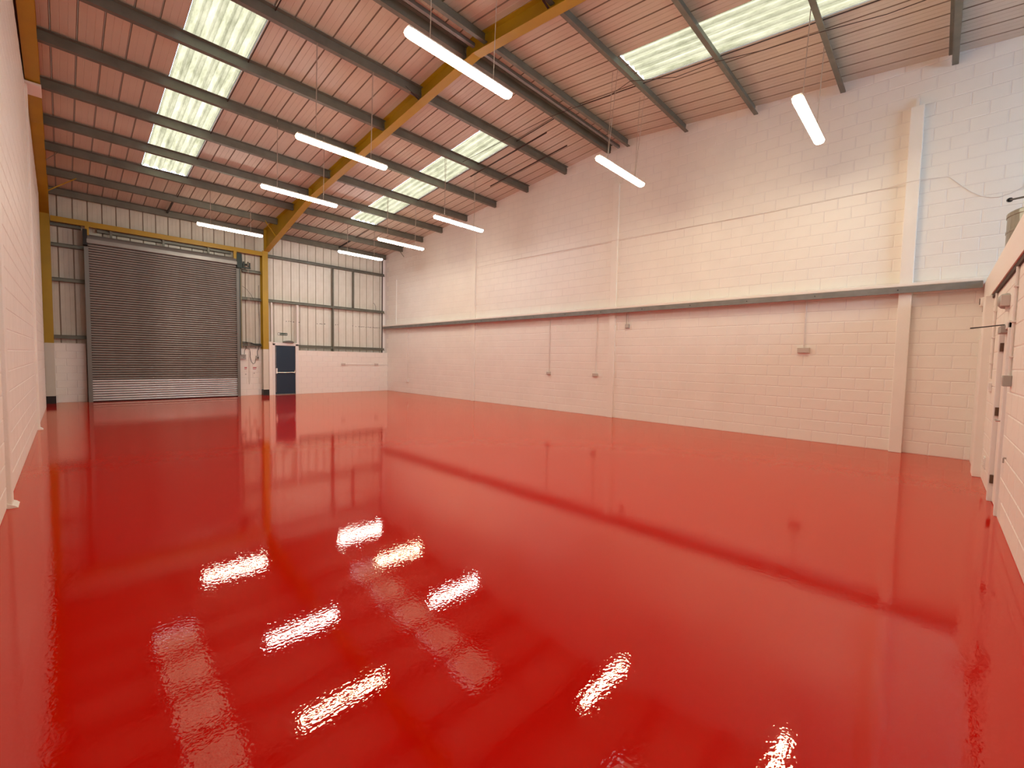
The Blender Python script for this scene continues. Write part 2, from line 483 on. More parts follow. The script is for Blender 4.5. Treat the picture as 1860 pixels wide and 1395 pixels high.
def rooflight(name, i, y0, y1):
    pr = []
    for q in range(5):
        w = 0.2
        pr += [(q*w, 0.0), (q*w+0.03, -0.0), (q*w+0.06, 0.05), (q*w+0.14, 0.05), (q*w+0.17, 0.0)]
    pr.append((1.0, 0.0)); n = len(pr)
    me = MB().add([(x, y0, zs(y0)+d+0.01) for x, d in pr]+[(x, y1, zs(y1)+d+0.01) for x, d in pr], [(k, n+k, n+k+1, k+1) for k in range(n-1)])
    o = struct(me.obj(name, 'skylight')); o.location = (-0.01+i*P3, 0, 0)
rooflight('window_2', 5, YS0, YS1)
rooflight('window_3', 23, YS0, YS1)
rooflight('window_4', 23, YT0, YT1)
rooflight('window_5', 5, YT0, YT1)

# purlins: Z sections laid along x
PY = [19.05, 17.579, 15.987, 14.616, 13.066, 11.482, 9.95, 8.384, 6.86, 6.35, 4.76, 3.205, 1.645, 0.082, -1.48, -3.04, -4.6]
ORD = ['first', 'second', 'third', 'fourth', 'fifth', 'sixth', 'seventh', 'eighth']
def purlin(y, x0, x1, label, group):
    f = 1 if y > YRIDGE else -1
    zb = zs(y)-0.215
    sl = -SL*f
    t = 0.008
    def q(dy, dz): return (y+dy-dz*sl*0.9, zb+dz+dy*sl)
    poly = [q(-f*.0, t), q(-f*.0, .188-t), q(-f*.065, .188-t), q(-f*.065, .188), q(f*t, .188), q(f*t, t), q(f*.075, t), q(f*.075, .022), q(f*.083, .022), q(f*.083, 0), q(0, 0)]
    o = MB().prism(poly, 0, x0, x1).obj('purlin', 'steel')
    tag(o, label, 'roof beam', group)
    # bolted cleats where it meets the frames
    for xx in ((x0+0.02, x1-0.06)):
        MB().box(xx, xx+0.04, y-f*.012-.006, y-f*.004+.0, zb+.05, zb+.15).obj('cleat', 'steel', o)
    return o
pur = []
XA0, XA1, XB0, XB1 = -0.26, 5.62, 5.66, 10.86
for i, y in enumerate(PY):
    if i < 8:
        w = ORD[i]
        d = 'counting from the roller shutter end'
        la = f'grey steel roof purlin, {w} {d}, left bay'
        lb = f'grey steel roof purlin, {w} {d}, right bay'
        g = 'purlins of the far roof slope'
    elif i in (8, 9):
        w = 'far' if i == 8 else 'near'
        la = f'grey steel purlin on the {w} side of the roof ridge, left bay'
        lb = f'grey steel purlin on the {w} side of the roof ridge, reaching the block wall'
        g = 'purlins of the roof ridge'
    else:
        w = ORD[i-10]
        la = f'grey steel purlin on the near roof slope, {w} down from the ridge, left bay'
        lb = f'grey steel purlin on the near roof slope, {w} down from the ridge, right bay'
        g = 'purlins of the near roof slope'
    if i <= 9: pur.append(purlin(y, XA0, XA1, la, g))
    else: purlin(y, XA0, XA1, la, g)
    purlin(y, XB0, XB1, lb, g)
o = MB().box(XB0, XB1-0.03, YRIDGE-0.045, YRIDGE+0.015, 7.46, 7.53).obj('ridge_strut', 'steel_light')
tag(o, 'thin pale channel between the two ridge purlins, right bay', 'roof beam', 'ridge channels')
o = MB().box(XA0, XA1-0.05, YRIDGE-0.045, YRIDGE+0.015, 7.46, 7.53).obj('ridge_strut', 'steel_light')
tag(o, 'thin pale channel between the two ridge purlins, left bay', 'roof beam', 'ridge channels')

# yellow frames: rafters and columns
def rafter(x0, x1, label):
    r = thing('rafter', label, 'roof beam', 'yellow rafters', (x0, YRIDGE, 6.5))
    ox, oy, oz = r.location
    ys = [YB+0.02, 14.5, 10.0, YRIDGE, 3.2, -1.3, YREAR]
    def strip(xa, xb, f0, f1):
        vs = []; 
        for y in ys:
            vs += [(xa-ox, y-oy, f0(y)-oz), (xb-ox, y-oy, f0(y)-oz), (xb-ox, y-oy, f1(y)-oz), (xa-ox, y-oy, f1(y)-oz)]
        fs = []
        for k in range(len(ys)-1):
            a, b = 4*k, 4*k+4
            fs += [(a+i, a+(i+1) % 4, b+(i+1) % 4, b+i) for i in range(4)]
        e = 4*(len(ys)-1)
        fs += [(3, 2, 1, 0), (e, e+1, e+2, e+3)]
        return MB().add(vs, fs)
    xm = (x0+x1)/2
    strip(x0, x1, rafter_z, lambda y: rafter_z(y)+0.014).obj('bottom_flange', 'yellow', r)
    strip(xm-.005, xm+.005, lambda y: rafter_z(y)+0.014, lambda y: zs(y)-0.02).obj('web', 'yellow', r)
    strip(x0, x1, lambda y: zs(y)-0.02, lambda y: zs(y)-0.006).obj('top_flange', 'yellow', r)
    for y in (14.5, YB-0.01):
        MB().box(x0-ox, x1-ox, y-oy-.006, y-oy+.006, rafter_z(y)+.014-oz, zs(y)-.02-oz).obj('stiffener', 'yellow', r)
    return r
rafter(5.555, 5.75, 'long yellow steel rafter crossing the middle of the roof')
rafter(-0.365, -0.165, 'yellow steel rafter along the top of the left wall')
def column(x0, x1, yfr, label, base):
    c = thing('column', label, 'column', 'yellow columns on the shutter wall', (x0, yfr, 0))
    w = x1-x0; zt = rafter_z(YB)+0.01
    d = YC-yfr-0.02
    def col(z0, z1, m, nm):
        mb = MB().box(0, w, 0, 0.012, z0, z1).box(0, w, d-0.012, d, z0, z1).box(w/2-.005, w/2+.005, .012, d-.012, z0, z1)
        mb.obj(nm, m, c)
    col(0.225, 1.90 if base else 1.82, 'column_white', 'painted_foot')
    col(1.90 if base else 1.82, zt, 'yellow', 'shaft')
    MB().box(-.004, w+.004, -.004, d, 0, 0.225).obj('base_collar', 'black', c)
    return c
column(5.505, 5.705, YB+0.01, 'yellow steel column between the roller shutter and the blue door', False)
column(-0.362, -0.162, YB+0.01, 'yellow steel column in the corner left of the roller shutter', False)

# knee braces and fly braces
def brace(a, b, m, label, w=0.035):
    o = MB().bar(a, b, w, 0.008 if m != 'yellow' else 0.02).obj('fly_brace', m)
    tag(o, label, 'brace', 'fly braces between rafters and purlins')
def zp(y): return zs(y)-0.2
brace((-0.17, 17.59, rafter_z(17.59)+.02), (0.40, 17.59, zp(17.59)+.03), 'yellow', 'slim yellow brace from the left rafter to the second purlin', .05)
brace((-0.17, 16.0, rafter_z(16)+.02), (0.10, 16.0, zp(16)+.03), 'steel', 'short grey brace from the left rafter to the third purlin')
brace((5.56, 17.60, rafter_z(17.6)+.02), (5.20, 17.60, zp(17.6)+.03), 'yellow', 'slim yellow brace at the foot of the middle rafter haunch', .05)
brace((5.57, 14.60, rafter_z(14.6)+.02), (5.25, 14.60, zp(14.6)+.03), 'black', 'dark brace where the middle rafter haunch begins')
brace((5.57, 8.40, rafter_z(8.4)+.02), (5.22, 8.40, zp(8.4)+.04), 'black', 'dark brace from the middle rafter to the eighth purlin')
brace((5.57, 4.75, rafter_z(4.75)+.02), (5.22, 4.75, zp(4.75)+.04), 'black', 'dark brace on the middle rafter just past the ridge')
brace((10.90, 17.56, zp(17.6)-.24), (10.64, 17.56, zp(17.6)+.03), 'steel', 'short brace under the second purlin at the block wall')
for xx, s in ((2.66, 'left'), (8.62, 'right')):
    o = MB().bar((xx-.05, 19.03, zs(19.03)-.1), (xx-.05, 17.6, zs(17.6)-.1), .045, .045).obj('purlin_strut', 'black')
    tag(o, f'short dark strut between the first two purlins, {s} bay', 'strut', 'struts between the first purlins')
    o = MB().tube([(xx+.02, 17.6, zs(17.6)-.05), (xx+.02, 6.9, zs(6.9)-.05)], .011, 6).obj('sag_rod', 'brown')
    tag(o, f'thin dark rod along the edge of the {s} far rooflight', 'rod', 'rods running across the purlins')
    if s == 'right':
        o = MB().tube([(xx+.05, 6.3, zs(6.3)-.04), (xx+.05, 0.0, zs(0)-.04)], .010, 6).obj('sag_rod', 'brown')
        tag(o, 'thin dark rod along the edge of the near rooflight', 'rod', 'rods running across the purlins')
for xx, a, b, t in ((8.70, 7.40, 10.35, 'upper'), (9.58, 7.42, 10.42, 'lower')):
    o = MB().tube([(xx, a, zs(a)-.235), (xx, b, zs(b)-.235)], .018, 8).obj('conduit_tube', 'brown')
    tag(o, f'{"dark bare conduit hung under the seventh and eighth purlins, nearer the rooflight" if t=="upper" else "dark bare conduit hung under the seventh and eighth purlins, nearer the block wall"}', 'pipe', 'dark conduits under the purlins')
pts = [(8.02, 9.9, .21), (8.12, 8.3, .235), (8.28, 6.92, .235), (8.36, 6.3, .235), (8.27, 5.3, .30), (8.14, 4.74, .235), (8.40, 3.9, .31), (8.47, 3.2, .235), (8.50, 2.4, .30), (8.64, 1.64, .235), (8.66, .8, .29), (8.7, .08, .235)]
o = MB().tube([(x, y, zs(y)-d) for x, y, d in pts], .006, 6).obj('cable', 'brown')
tag(o, 'dark cable looping from purlin to purlin beside the near rooflight', 'cable')
# small painted plate on the left rafter
o = MB().box(-0.40, -0.155, 12.75, 13.3, rafter_z(13)-0.045, rafter_z(13)-0.002).box(-0.41, -0.395, 12.75, 13.3, rafter_z(13)-.28, rafter_z(13)-.045).obj('bracket_plate', 'paint')
tag(o, 'white painted bracket under the left yellow rafter', 'bracket')

# ------------------------------------------------------------------ rails and posts on the back wall
def rail(x0, x1, z, label, m='steel'):
    y0 = YC-0.15
    k = (y0-0)/YB
    z = 1.572+(z-1.572)*k
    t = .006
    poly = [(y0, z-.065), (y0+.14, z-.065), (y0+.14, z-.065+t), (y0+t, z-.065+t), (y0+t, z+.045-t), (y0+.14, z+.045-t), (y0+.14, z+.045), (y0, z+.045)]
    poly = [(y0+.02, z+.05), (y0+.02, z+.035), (y0+.14, z+.035), (y0+.14, z+.027), (y0+.03, z+.027), (y0+.03, z-.04), (y0-.03, z-.04), (y0-.03, z-.06), (y0+.145, z-.06), (y0+.145, z+.05)]
    o = MB().prism(poly, 0, x0, x1).obj('sheeting_rail', m)
    return tag(o, label, 'rail', 'sheeting rails of the shutter wall')
rail(-.155, .56, 4.76, 'short grey rail left of the roller shutter, near its top')
rail(-.155, .56, 3.735, 'short grey rail left of the roller shutter, halfway up')
rail(-.155, .56, 2.02, 'short grey rail left of the roller shutter, just above the block panel')
rail(4.86, 5.50, 4.77, 'short grey rail right of the shutter, below the chain gear')
rail(4.78, 5.50, 3.73, 'short grey rail between shutter and yellow column, halfway up')
rail(4.76, 5.50, 1.98, 'short grey rail between shutter and yellow column, above the block panel')
rail(5.71, 10.84, 5.47, 'long grey rail above the blue door, topmost of three')
rail(5.71, 10.84, 3.74, 'long grey rail above the blue door, middle of three')
rail(6.84, 10.84, 1.985, 'long grey rail just above the white block wall')
def vpost(x, z0, z1, label, m='steel', w=.05, y=None):
    y = YC-0.17 if y is None else y
    k = y/YB; x *= k
    o = MB().box(x-w/2, x+w/2, y, y+.13, z0, z1).obj('upright_post', m)
    tag(o, label, 'post', 'uprights of the shutter wall')
vpost(8.286, 1.81, 5.42, 'grey upright from the block wall to the top rail')
vpost(9.21, 3.80, 5.42, 'short grey upright between the two upper rails')
vpost(5.815, 2.09, 3.68, 'white upright above the left side of the blue door', 'white', .045, YB+.1)
vpost(6.79, 2.09, 3.68, 'white upright above the right side of the blue door', 'white', .06, YB+.1)

# ------------------------------------------------------------------ roller shutter
sh = thing('roller_shutter', 'large closed grey steel roller shutter', 'shutter', None, (0.55, YB, 0))
SX0, SX1 = 0.635, 4.612
pit_ = 0.0765
prof_ = [(0.014, 0.0), (-.010, .003), (-.022, .018), (-.025, .034), (-.018, .050), (-.002, .060), (0.014, .063), (0.014, pit_)]
def slat_mesh(m):
    n = len(prof_); L_ = SX1-SX0
    vs = [(0, d, z) for d, z in prof_]+[(L_, d, z) for d, z in prof_]
    return MB().add(vs, [(i, n+i, n+i+1, i+1) for i in range(n-1)]).mesh('slat', m)
s_old, s_new = slat_mesh('slat'), slat_mesh('slat_new')
for me in (s_old, s_new):
    me.materials.append(M['gap_shade']); k_ = len(me.polygons)
    for i in (0, k_-2, k_-1): me.polygons[i].material_index = 1
for i in range(65):
    z = 0.02+i*pit_
    if z > 4.95: break
    o = link('slat', s_new if i < 9 else s_old, sh); o.location = (SX0-0.55, 0.02, z)
    if i == 0: o['label'] = 'bright galvanised slat'
MB().box(SX0-.55, SX1-.55, -.008, .030, 0.005, 0.035).obj('bottom_bar', 'black', sh)
for x0, x1 in ((0.545, 0.645), (4.605, 4.70)):
    mb = MB().box(x0-.55, x1-.55, .035, .10, 0, 4.80).box(x0-.55, x1-.55, -.045, -.035, 0, 4.80)
    xo = x0 if x0 < 2 else x1-.008
    mb.box(xo-.55, xo+.008-.55, -.035, .035, 0, 4.80).obj('guide_rail', 'steel_mid', sh)
# coiled barrel with its curtain
n = 20; c0, rr = (0.10, 5.06), 0.145
MB().prism([(c0[0]+rr*math.cos(2*math.pi*i/n), c0[1]+rr*math.sin(2*math.pi*i/n)) for i in range(n)], 0, .62-.55, 4.62-.55).obj('barrel', 'barrel', sh, smooth=False)
MB().box(.06, 4.10, -.055, -.045, 4.93, 5.05).obj('head_strip', 'slat', sh)
MB().prism([(-.06, 4.86), (.20, 4.86), (.28, 5.0), (.24, 5.34), (-.02, 5.34)], 0, -.02, .075).obj('end_plate', 'black', sh)
MB().prism([(-.08, 4.83), (.20, 4.83), (.24, 4.95), (.22, 5.38), (.1, 5.31), (-.02, 5.38)], 0, 4.08, 4.25).obj('end_plate', 'dgreen', sh)
# chain gear
mb = MB()
mb.tube([(4.25, .05, 5.0), (4.45, .05, 5.0)], .035, 10)
mb.box(4.28, 4.55, .0, .1, 4.86, 4.90).box(4.30, 4.34, .0, .1, 4.9, 5.1).box(4.5, 4.54, .0, .1, 4.9, 5.08)
mb.obj('chain_gear', 'dgreen', sh)
mb = MB()
for k in range(14):
    a, b = 2*math.pi*k/14, 2*math.pi*(k+1)/14
    mb.bar((4.47, .05+.09*math.cos(a), 5.02+.09*math.sin(a)), (4.47, .05+.09*math.cos(b), 5.02+.09*math.sin(b)), .02)
mb.obj('chain_wheel', 'steel', sh)
MB().tube([(4.455, .04, 4.95), (4.45, .04, 2.4), (4.448, .05, .55), (4.463, .05, .44), (4.478, .05, .55), (4.50, .04, 2.4), (4.485, .04, 4.95)], .006, 5).obj('hand_chain', 'wire', sh)
MB().box(4.155, 4.185, -.02, .04, 1.56, 4.83).obj('cable_drop', 'dgreen', sh)
# yellow lintel and hangers over the shutter
lin = thing('lintel', 'yellow steel lintel above the roller shutter', 'beam', None, (-.15, YB, 5.5))
MB().box(0, 5.66, .02, .035, -.07, .085).box(0, 5.66, .035, .12, .07, .085).box(0, 5.66, .035, .12, -.07, -.055).obj('channel', 'yellow', lin)
MB().box(.73, .82, .0, .08, -.38, -.05).obj('hanger', 'yellow', lin)
MB().box(4.69, 4.79, .0, .08, -.42, -.05).obj('hanger', 'yellow', lin)
for xx in (1.30, 2.62, 3.90):
    MB().box(xx, xx+.06, .12, .18, -.42, -.07).obj('hanger', 'steel', lin)
rail(-.155, .50, 5.36, 'short grey rail tucked under the left end of the yellow lintel')
rail(.86, 4.50, 5.36, 'long grey rail just behind the yellow lintel, above the shutter')
# square yellow-brown jamb post beside the shutter
vpost(4.765, 1.83, 4.83, 'slim olive grey jamb post right of the roller shutter', 'olive', .04, YB+.12)

# wall panel right of shutter: control box, cords, signs
cb = thing('control_box', 'grey shutter control box with three buttons', 'control box', None, (4.73, YL, 1.42))
cs = MB().box(0, .22, -.09, 0, 0, .18).obj('case', 'grey', cb, bevel=.008)
for dx, dz in ((.06, .12), (.11, .12), (.16, .12), (.14, .06)):
    MB().tube([(dx, -.10, dz), (dx, -.09, dz)], .013, 8).obj('button', 'black', cs)
MB().tube([(.17, -.04, .18), (.18, -.05, .34), (.23, -.06, .42), (.30, -.04, .42), (.36, -.03, .36), (.38, -.02, .22), (.37, -.02, .1), (.42, -.02, -.12), (.49, -.02, -.19), (.54, -.02, -.14), (.57, -.03, .02)], .008, 6).obj('loop_cord', 'black', cb)
jb = thing('isolator_switch', 'small dark isolator switch beside the yellow column', 'switch', None, (5.30, YL, 1.40))
MB().box(0, .10, -.05, 0, 0, .15).obj('case', 'grey', jb, bevel=.006)
MB().box(.05, .085, -.075, -.05, .05, .10).obj('knob', 'black', jb)
MB().tube([(.06, -.03, .15), (.06, -.03, .34), (.10, -.05, .45), (.09, -.10, .55)], .010, 6).obj('cord', 'black', jb)
o = MB().tube([(5.42, YL-.05, 1.9), (5.43, YL-.05, 3.0), (5.40, YL-.05, 3.6), (5.42, YL-.05, 4.3)], .008, 6).obj('cable', 'brown')
tag(o, 'dark cable running up beside the yellow column', 'cable')
o = MB().tube([(4.78, YL-.1, 2.07), (5.1, YL-.1, 2.05), (5.3, YL-.1, 1.98), (5.48, YL-.1, 1.97)], .022, 6).obj('cable', 'dgreen')
tag(o, 'thick dark cable sagging along the lowest short rail', 'cable')
o = MB().tube([(4.86, YL-.06, 4.2), (5.0, YL-.06, 4.1), (5.15, YL-.06, 3.9), (5.24, YL-.06, 3.7)], .006, 5).obj('cable', 'black')
tag(o, 'thin black cord hanging between shutter and yellow column', 'cable')
for i, (xx, w) in enumerate(((4.90, .10), (5.19, .14))):
    s = thing('notice', 'small red and white notice, ' + ('left' if i == 0 else 'right') + ' of the hanging chain', 'sign', 'notices beside the roller shutter', (xx, YL, 1.02))
    bd = MB().box(0, w, -.006, 0, -.02, .09).obj('board', 'white', s)
    MB().box(.008, w-.008, -.009, -.006, .045, .082).obj('red_band', 'red', bd)
    MB().box(.008, w-.02, -.009, -.006, .0, .02).obj('red_band', 'red', bd)
for i, xx in enumerate((4.95, 5.24)):
    o = MB().tube([(xx, YL-.02, .83+.04*i), (xx, YL, .83+.04*i)], .02, 8).obj('wall_stud', 'grey')
    tag(o, 'small round stud under the ' + ('left' if i == 0 else 'right') + ' red notice', 'stud', 'studs below the notices')

# ------------------------------------------------------------------ blue door
d1 = struct(MB().box(5.835, 5.925, YB-.02, YB+.14, 0, 2.06).box(6.70, 6.82, YB-.02, YB+.14, 0, 2.06).box(5.835, 6.82, YB-.02, YB+.14, 1.985, 2.10).obj('door_1', 'white', bevel=.006))
leaf = MB().box(5.928, 6.697, YB+.03, YB+.075, .035, 1.98).obj('door_leaf', 'blue', d1, bevel=.004)
MB().box(5.925, 6.70, YB+.0, YB+.12, 0, .03).obj('threshold', 'steel_light', d1)
pb = MB().tube([(5.99, YB-.03, .90), (6.66, YB-.03, .90)], .016, 8).obj('push_bar', 'chrome', leaf)
MB().box(5.945, 6.00, YB-.04, YB+.03, .86, 1.07).obj('bar_housing', 'white', leaf)
MB().box(6.645, 6.685, YB-.04, YB+.03, .87, .99).obj('bar_housing', 'chrome', leaf)
MB().tube([(5.965, YB+.015, .1), (5.965, YB+.015, .86)], .007, 6).tube([(5.965, YB+.015, 1.07), (5.965, YB+.015, 1.95)], .007, 6).obj('vertical_bolt', 'chrome', leaf)
MB().box(5.71, 5.84, YB-.012, YB-.0, 0, 2.1).obj('door_reveal', 'paint', d1)
MB().box(5.70, 5.85, YB-.02, YB+.14, 2.06, 2.12).obj('head_cap', 'paint', d1)
# exit sign and bulkhead lamp above
ys = YC-.012
ex = thing('exit_sign', 'small green and white exit sign on the cladding above the blue door', 'sign', None, (6.14, ys, 2.41))
exb = MB().box(0, .36, 0, .01, 0, .10).obj('board', 'green', ex)
def text(body, size, loc, parent, m, rot=(math.pi/2, 0, 0)):
    c = bpy.data.curves.new('lettering', 'FONT'); c.body = body; c.size = size; c.extrude = .001
    o = bpy.data.objects.new('lettering', c); COL.objects.link(o)
    dg = bpy.context.evaluated_depsgraph_get()
    me = bpy.data.meshes.new_from_object(o.evaluated_get(dg)); me.materials.clear(); me.materials.append(M[m])
    bpy.data.objects.remove(o)
    o2 = bpy.data.objects.new('lettering', me); COL.objects.link(o2); o2.parent = parent; o2.location = loc; o2.rotation_euler = rot
    return o2
text('Fire exit', .062, (.085, -.002, .028), exb, 'white')
MB().box(.008, .065, -.002, 0, .012, .088).obj('running_man_panel', 'white', exb)
MB().prism([(.30, .045), (.315, .045), (.315, .02), (.330, .02), (.330, .045), (.345, .045), (.3225, .08)], 1, -.003, 0).obj('arrow', 'white', exb)
bl = thing('bulkhead_lamp', 'grey oval bulkhead lamp standing on the blue door frame head', 'lamp', None, (6.43, YB+.05, 2.105))
n = 16
MB().prism([(.19*math.cos(math.pi*i/n), .085*math.sin(math.pi*i/n)**.7) for i in range(n+1)], 1, -.14, .05).obj('case', 'steel', bl)
MB().prism([(.15*math.cos(math.pi*i/n), .01+.055*math.sin(math.pi*i/n)**.7) for i in range(n+1)], 1, -.155, -.14).obj('lens', 'barrel', bl)
# twin sockets joined by conduit on the low white wall
sk = thing('socket_run', 'two white sockets joined by conduit on the low block wall', 'socket', None, (8.63, YB, 1.22))
MB().box(0, .17, -.05, 0, -.015, .075).obj('socket_box', 'socket', sk, bevel=.005)
MB().box(1.60, 1.77, -.05, 0, -.015, .075).obj('socket_box', 'socket', sk, bevel=.005)
MB().box(.17, 1.60, -.025, 0, .015, .04).box(1.77, 2.27, -.025, 0, .015, .04).obj('trunking', 'white', sk)
o = MB().tube([(10.33, YC-.02, 4.15), (10.38, YC-.03, 4.12), (10.44, YC-.03, 4.0), (10.45, YC-.03, 3.83)], .014, 6).obj('cable_hook', 'grey')
tag(o, 'small curled cable end on the cladding by the far corner', 'cable')
o = MB().tube([(10.36, YC-.012, 4.1), (10.36, YC-.012, 4.9)], .005, 5).obj('cable', 'conduit')
tag(o, 'thin pale cable down the cladding near the far right corner', 'cable')

# ------------------------------------------------------------------ right wall: channel, conduits, cable
ch = thing('wall_channel', 'long grey steel channel bolted along the right block wall', 'beam', None, (10.713, YB, 2.94))
MB().box(0, .012, YF+.06-YB, .12, 0, .112).box(.012, .14, YF+.06-YB, .12, .102, .112).obj('channel', 'steel_light', ch)
MB().box(.012, .193, YF+.06-YB, .12, .112, .122).box(.0, .193, YF+.06-YB, .12, .122, .172).obj('white_ledge', 'paint', ch)
for k in range(15):
    yy = -.1-k*1.27
    MB().box(.11, .195, yy-.04, yy+.04, .02, .112).obj('support_block', 'steel', ch)
    MB().tube([(-.008, yy-.5, .056), (0, yy-.5, .056)], .012, 6).obj('bolt', 'black', ch)
def drop(y, z0, z1, label, box='socket', bw=.15, bh=.09, r=.012, two=False):
    t = thing('socket_drop', label, 'socket', 'sockets fed by conduits from the wall channel', (XR, y, z0))
    h = z1-z0
    mb = MB().tube([(-.02, 0, bh), (-.02, 0, h)], r, 8)
    if two: mb.tube([(-.02, .05, bh), (-.02, .05, h)], r, 8)
    mb.obj('conduit', 'conduit', t)
    sb = MB().box(-.055, 0, -bw/2, bw/2, 0, bh).obj('socket_box', box, t, bevel=.006)
    MB().box(-.060, -.055, -bw/2+.015, bw/2-.015, .012, bh-.012).obj('faceplate', 'white' if box == 'white' else 'socket', sb)
drop(17.17, .50, 2.93, 'small white socket low on the block wall, nearest the far corner', 'white', .14, .12)
drop(8.93, 1.14, 2.93, 'grey twin socket on the block wall, hung from the left of two long conduits')
drop(7.17, 1.15, 2.93, 'grey twin socket on the block wall beside the middle wall post', 'socket', .17)
drop(6.17, 2.52, 2.93, 'square grey switch box just under the wall channel', 'grey', .12, .11, .014, True)
drop(2.03, 1.85, 2.93, 'grey twin socket halfway up the near part of the block wall', 'socket', .22, .11, .014)
o = MB().box(XR-.03, XR, 18.16, 18.20, 3.11, 5.2).obj('trunking', 'white')
tag(o, 'white vertical trunking above the wall channel near the far corner', 'conduit')
pts = [(16.8, 5.02), (14.0, 5.0), (11.5, 5.03), (6.75, 4.98), (6.55, 4.98), (2.8, 4.93), (.9, 4.945), (.58, 4.945), (.39, 4.945), (.12, 4.95), (.02, 4.93), (-.06, 4.84), (-.16, 4.72), (-.26, 4.61), (-.38, 4.51), (-.50, 4.455), (-.60, 4.44), (-.72, 4.47), (-.88, 4.55), (-1.2, 4.8)]
o = MB().tube([(XR-.008-(.12 if .37 < y < .6 else .055 if 6.5 < y < 6.8 else 0), y, z) for y, z in pts], .006, 6).obj('cable', 'conduit')
tag(o, 'thin painted cable running high along the right block wall', 'cable')

# ------------------------------------------------------------------ front wall details
d2 = struct(MB().box(DX0-.01, DX0+.05, YF-.10, YF+.02, 0, 2.08).box(DX1-.07, DX1+.01, YF-.10, YF+.03, 0, 2.08).box(DX0-.01, DX1+.01, YF-.10, YF+.02, 2.02, 2.10).obj('door_2', 'white', bevel=.004))
lf = MB().box(DX0+.055, DX1-.075, YF-.055, YF-.012, .015, 2.015).obj('door_leaf', 'fascia', d2)
MB().box(DX0+.08, DX0+.40, YF-.012, YF-.006, 1.12, 1.88).obj('vision_panel', 'timber', lf)
for z in (.22, 1.03, 1.79):
    MB().box(DX1-.092, DX1-.058, YF-.02, YF+.012, z, z+.10).tube([(DX1-.075, YF+.012, z), (DX1-.075, YF+.012, z+.10)], .008, 6).obj('hinge', 'hinge', lf)
h = MB().tube([(DX0+.11, YF-.012, 1.02), (DX0+.11, YF+.045, 1.02), (DX0+.23, YF+.045, 1.02)], .010, 6).obj('door_handle', 'chrome', lf)
MB().box(DX0+.0, DX0+.10, YF-.15, YF-.14, .0, 2.1).obj('frame_stop', 'timber', d2)
dc = thing('door_closer', 'grey overhead door closer with its black arm sticking out', 'door closer', None, (7.30, YF, 2.02))
MB().box(-.05, .26, -.01, .055, -.035, .045).obj('closer_body', 'grey', dc, bevel=.006)
MB().bar((.0, .03, .055), (.33, .27, .045), .022, .010).bar((.16, .03, .062), (.33, .27, .05), .020, .008).obj('closer_arm', 'black', dc)
wl = thing('wall_lamp', 'small round grey bulkhead lamp above the office door', 'lamp', None, (7.35, YF, 2.34))
nn = 20
MB().lathe([(0.0, .0), (.085, .0), (.09, .02), (.08, .06), (.05, .085), (0, .09)], (0, 0, 0), nn).obj('dome', 'grey', wl, True)
wl.children[0].rotation_euler = (-math.pi/2, 0, 0)
MB().box(-.11, .0, 0, .07, -.06, .06).obj('case', 'socket', wl, bevel=.005)
MB().box(-.06, -.03, 0, .03, -.12, -.06).obj('conduit_stub', 'conduit', wl)
def vconduit(x, z0, z1, label):
    t = thing('conduit', label, 'conduit', 'conduits on the office wall', (x, YF, z0))
    MB().tube([(0, .014, 0), (0, .014, z1-z0)], .012, 8).obj('pipe', 'conduit', t)
    for k in range(int((z1-z0)/.35)):
        MB().box(-.022, .022, 0, .032, .2+k*.35, .215+k*.35).obj('clip', 'conduit', t)
vconduit(8.75, 1.45, 2.60, 'painted conduit on the office wall, further one, left of the door')
vconduit(6.62, 1.50, 2.60, 'painted conduit on the office wall right of the door')
sw = thing('key_switch', 'dark grey square switch box at the end of a conduit', 'switch', None, (6.60, YF, 1.41))
MB().box(-.06, .06, 0, .06, 0, .11).obj('case', 'grey', sw, bevel=.006)
MB().box(-.04, .04, .06, .064, .02, .09).obj('cover', 'socket', sw)
ls = thing('light_switch', 'white switch plate left of the office door', 'switch', None, (8.72, YF, 1.28))
MB().box(-.07, .07, 0, .03, 0, .12).obj('plate', 'white', ls, bevel=.005)
MB().box(-.02, .02, .03, .036, .04, .08).obj('rocker', 'white', ls)
vg = thing('vent_grille', 'small white vent grille low on the office wall', 'vent', None, (8.80, YF, .22))
MB().box(-.11, .11, 0, .012, 0, .16).obj('frame', 'white', vg)
for k in range(5): MB().box(-.09, .09, .012, .018, .02+k*.026, .034+k*.026).obj('louvre', 'conduit', vg)
hk = MB().bar((6.50, YF+.0, .70), (6.50, YF+.018, .70), .014, .014).bar((6.50, YF+.018, .70), (6.50, YF+.018, .65), .012, .012).obj('wall_hook', 'grey')
tag(hk, 'small grey hook low on the office wall', 'hook')
sn = thing('alarm_sensor', 'small white alarm sensor under the corner end of the fascia beam', 'sensor', None, (10.45, YF+.02, 2.60))
MB().box(-.06, .06, .0, .07, .0, .14).obj('case', 'fascia', sn, bevel=.006)
MB().box(-.045, .045, .068, .076, .03, .125).obj('lens', 'brown', sn)
MB().prism([(-.05, 0), (.05, 0), (.02, -.09), (-.01, -.09)], 1, .0, .04).obj('bracket', 'socket', sn)
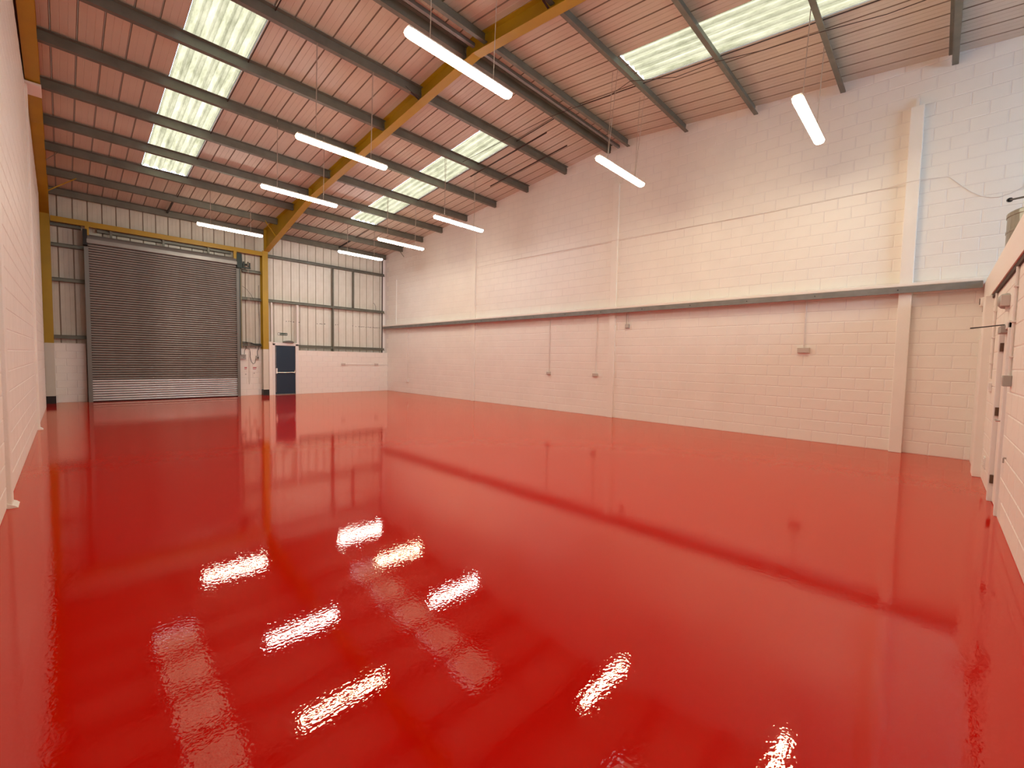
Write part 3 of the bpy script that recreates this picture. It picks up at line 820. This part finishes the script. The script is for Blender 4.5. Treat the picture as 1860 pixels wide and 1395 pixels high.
# tank on the deck and the pipe over it
tk = thing('water_tank', 'round metal tank standing on the deck behind the fascia beam', 'tank', None, (8.0, -0.937, 3.037))
MB().lathe([(0, 0), (.42, 0), (.42, .355), (.428, .36), (.428, .40), (.42, .41), (.30, .43), (0, .44)], (0, 0, 0), 40).obj('shell', 'galv', tk)
MB().lathe([(.421, .17), (.426, .175), (.426, .195), (.421, .20)], (0, 0, 0), 40).obj('band', 'galv', tk)
vp = thing('metal_rod', 'black rod with a collared end leaning over the metal tank', 'rod', None, (7.954, -0.505, 3.607))
MB().tube([(0, 0, 0), (-2.40, -.535, -.562)], .011, 8).obj('shaft', 'black', vp)
MB().tube([(-.05, -.011, -.012), (-.075, -.017, -.018)], .026, 10).obj('collar', 'black', vp)

# ------------------------------------------------------------------ fluorescent battens
def make_light():
    t = thing('strip_light', '', 'light', 'hanging strip lights', (0, 0, 0))
    hl, w = .90, .075
    # diffuser: rounded trough with rounded ends
    secs = []
    ns, nr = 9, 12
    xs = [-hl, -hl+.004, -hl+.015, -hl+.035, -hl+.07, hl-.07, hl-.035, hl-.015, hl-.004, hl]
    kk = [.35, .55, .78, .93, 1, 1, .93, .78, .55, .35]
    vs = []
    for x_, s_ in zip(xs, kk):
        for i in range(ns):
            a = math.pi*i/(ns-1)
            vs.append((x_, w*s_*math.cos(a), -.062*s_*math.sin(a)**.6))
    fs = []
    for k in range(len(xs)-1):
        for i in range(ns-1): fs.append((k*ns+i, k*ns+i+1, (k+1)*ns+i+1, (k+1)*ns+i))
    fs.append(tuple(range(ns-1, -1, -1))); fs.append(tuple((len(xs)-1)*ns+i for i in range(ns)))
    MB().add(vs, fs).obj('diffuser', 'tube_mid', t, True)
    MB().prism([(-.072, 0), (.072, 0), (.055, .035), (-.055, .035)], 0, -hl+.01, hl-.01).obj('housing', 'white', t)
    return t
proto = make_light()
LI = [ # centre x, y, wire spread, tint, label
 (3.90, 4.82, 'tube_mid', 'nearest hanging strip light, large, in front of the yellow rafter'),
 (3.93, 8.48, 'tube_warm', 'yellowish strip light, second from the camera in the left row'),
 (4.24, 11.55, 'tube_cool', 'cool white strip light, third from the camera in the left row'),
 (3.85, 16.32, 'tube_mid', 'strip light in front of the roller shutter lintel'),
 (8.56, 1.69, 'tube_warm', 'steeply foreshortened strip light nearest the camera in the right row'),
 (8.24, 4.93, 'tube_warm', 'strip light hanging in front of the block wall under the ridge'),
 (8.23, 10.26, 'tube_cool', 'cool white strip light, third from the camera in the right row'),
 (8.34, 13.59, 'tube_warm', 'yellowish strip light, second from the far end of the right row'),
 (8.23, 16.33, 'tube_cool', 'strip light farthest away, above the long rails'),
 (3.90, 1.45, 'tube_mid', 'added strip light overhead, out of the picture, in the left row'),  # unseen fitting, added to continue the row and for its light
]
ZL = 5.55
for i, (x, y, tint, lab) in enumerate(LI):
    o = proto if i == 0 else copy_tree(proto)
    o.location = (x, y, ZL); o['label'] = lab
    df = [c for c in o.children if c.name.startswith('diffuser')][0]
    if i: df.data = df.data.copy()
    df.data.materials[0] = M[tint]
    for s in (-.55, .55):
        py = min(PY, key=lambda q: abs(q-y))
        tz, ty = (zs(py)-.225-ZL, py-y) if abs(py-y) < .2 else (zs(y)-.03-ZL, 0)
        MB().tube([(s, 0, .03), (s, ty, tz)], .0055, 5).obj('suspension_wire', 'wire', o)
        MB().box(s-.012, s+.012, -.02, .02, .034, .06).obj('hook', 'steel_light', o)
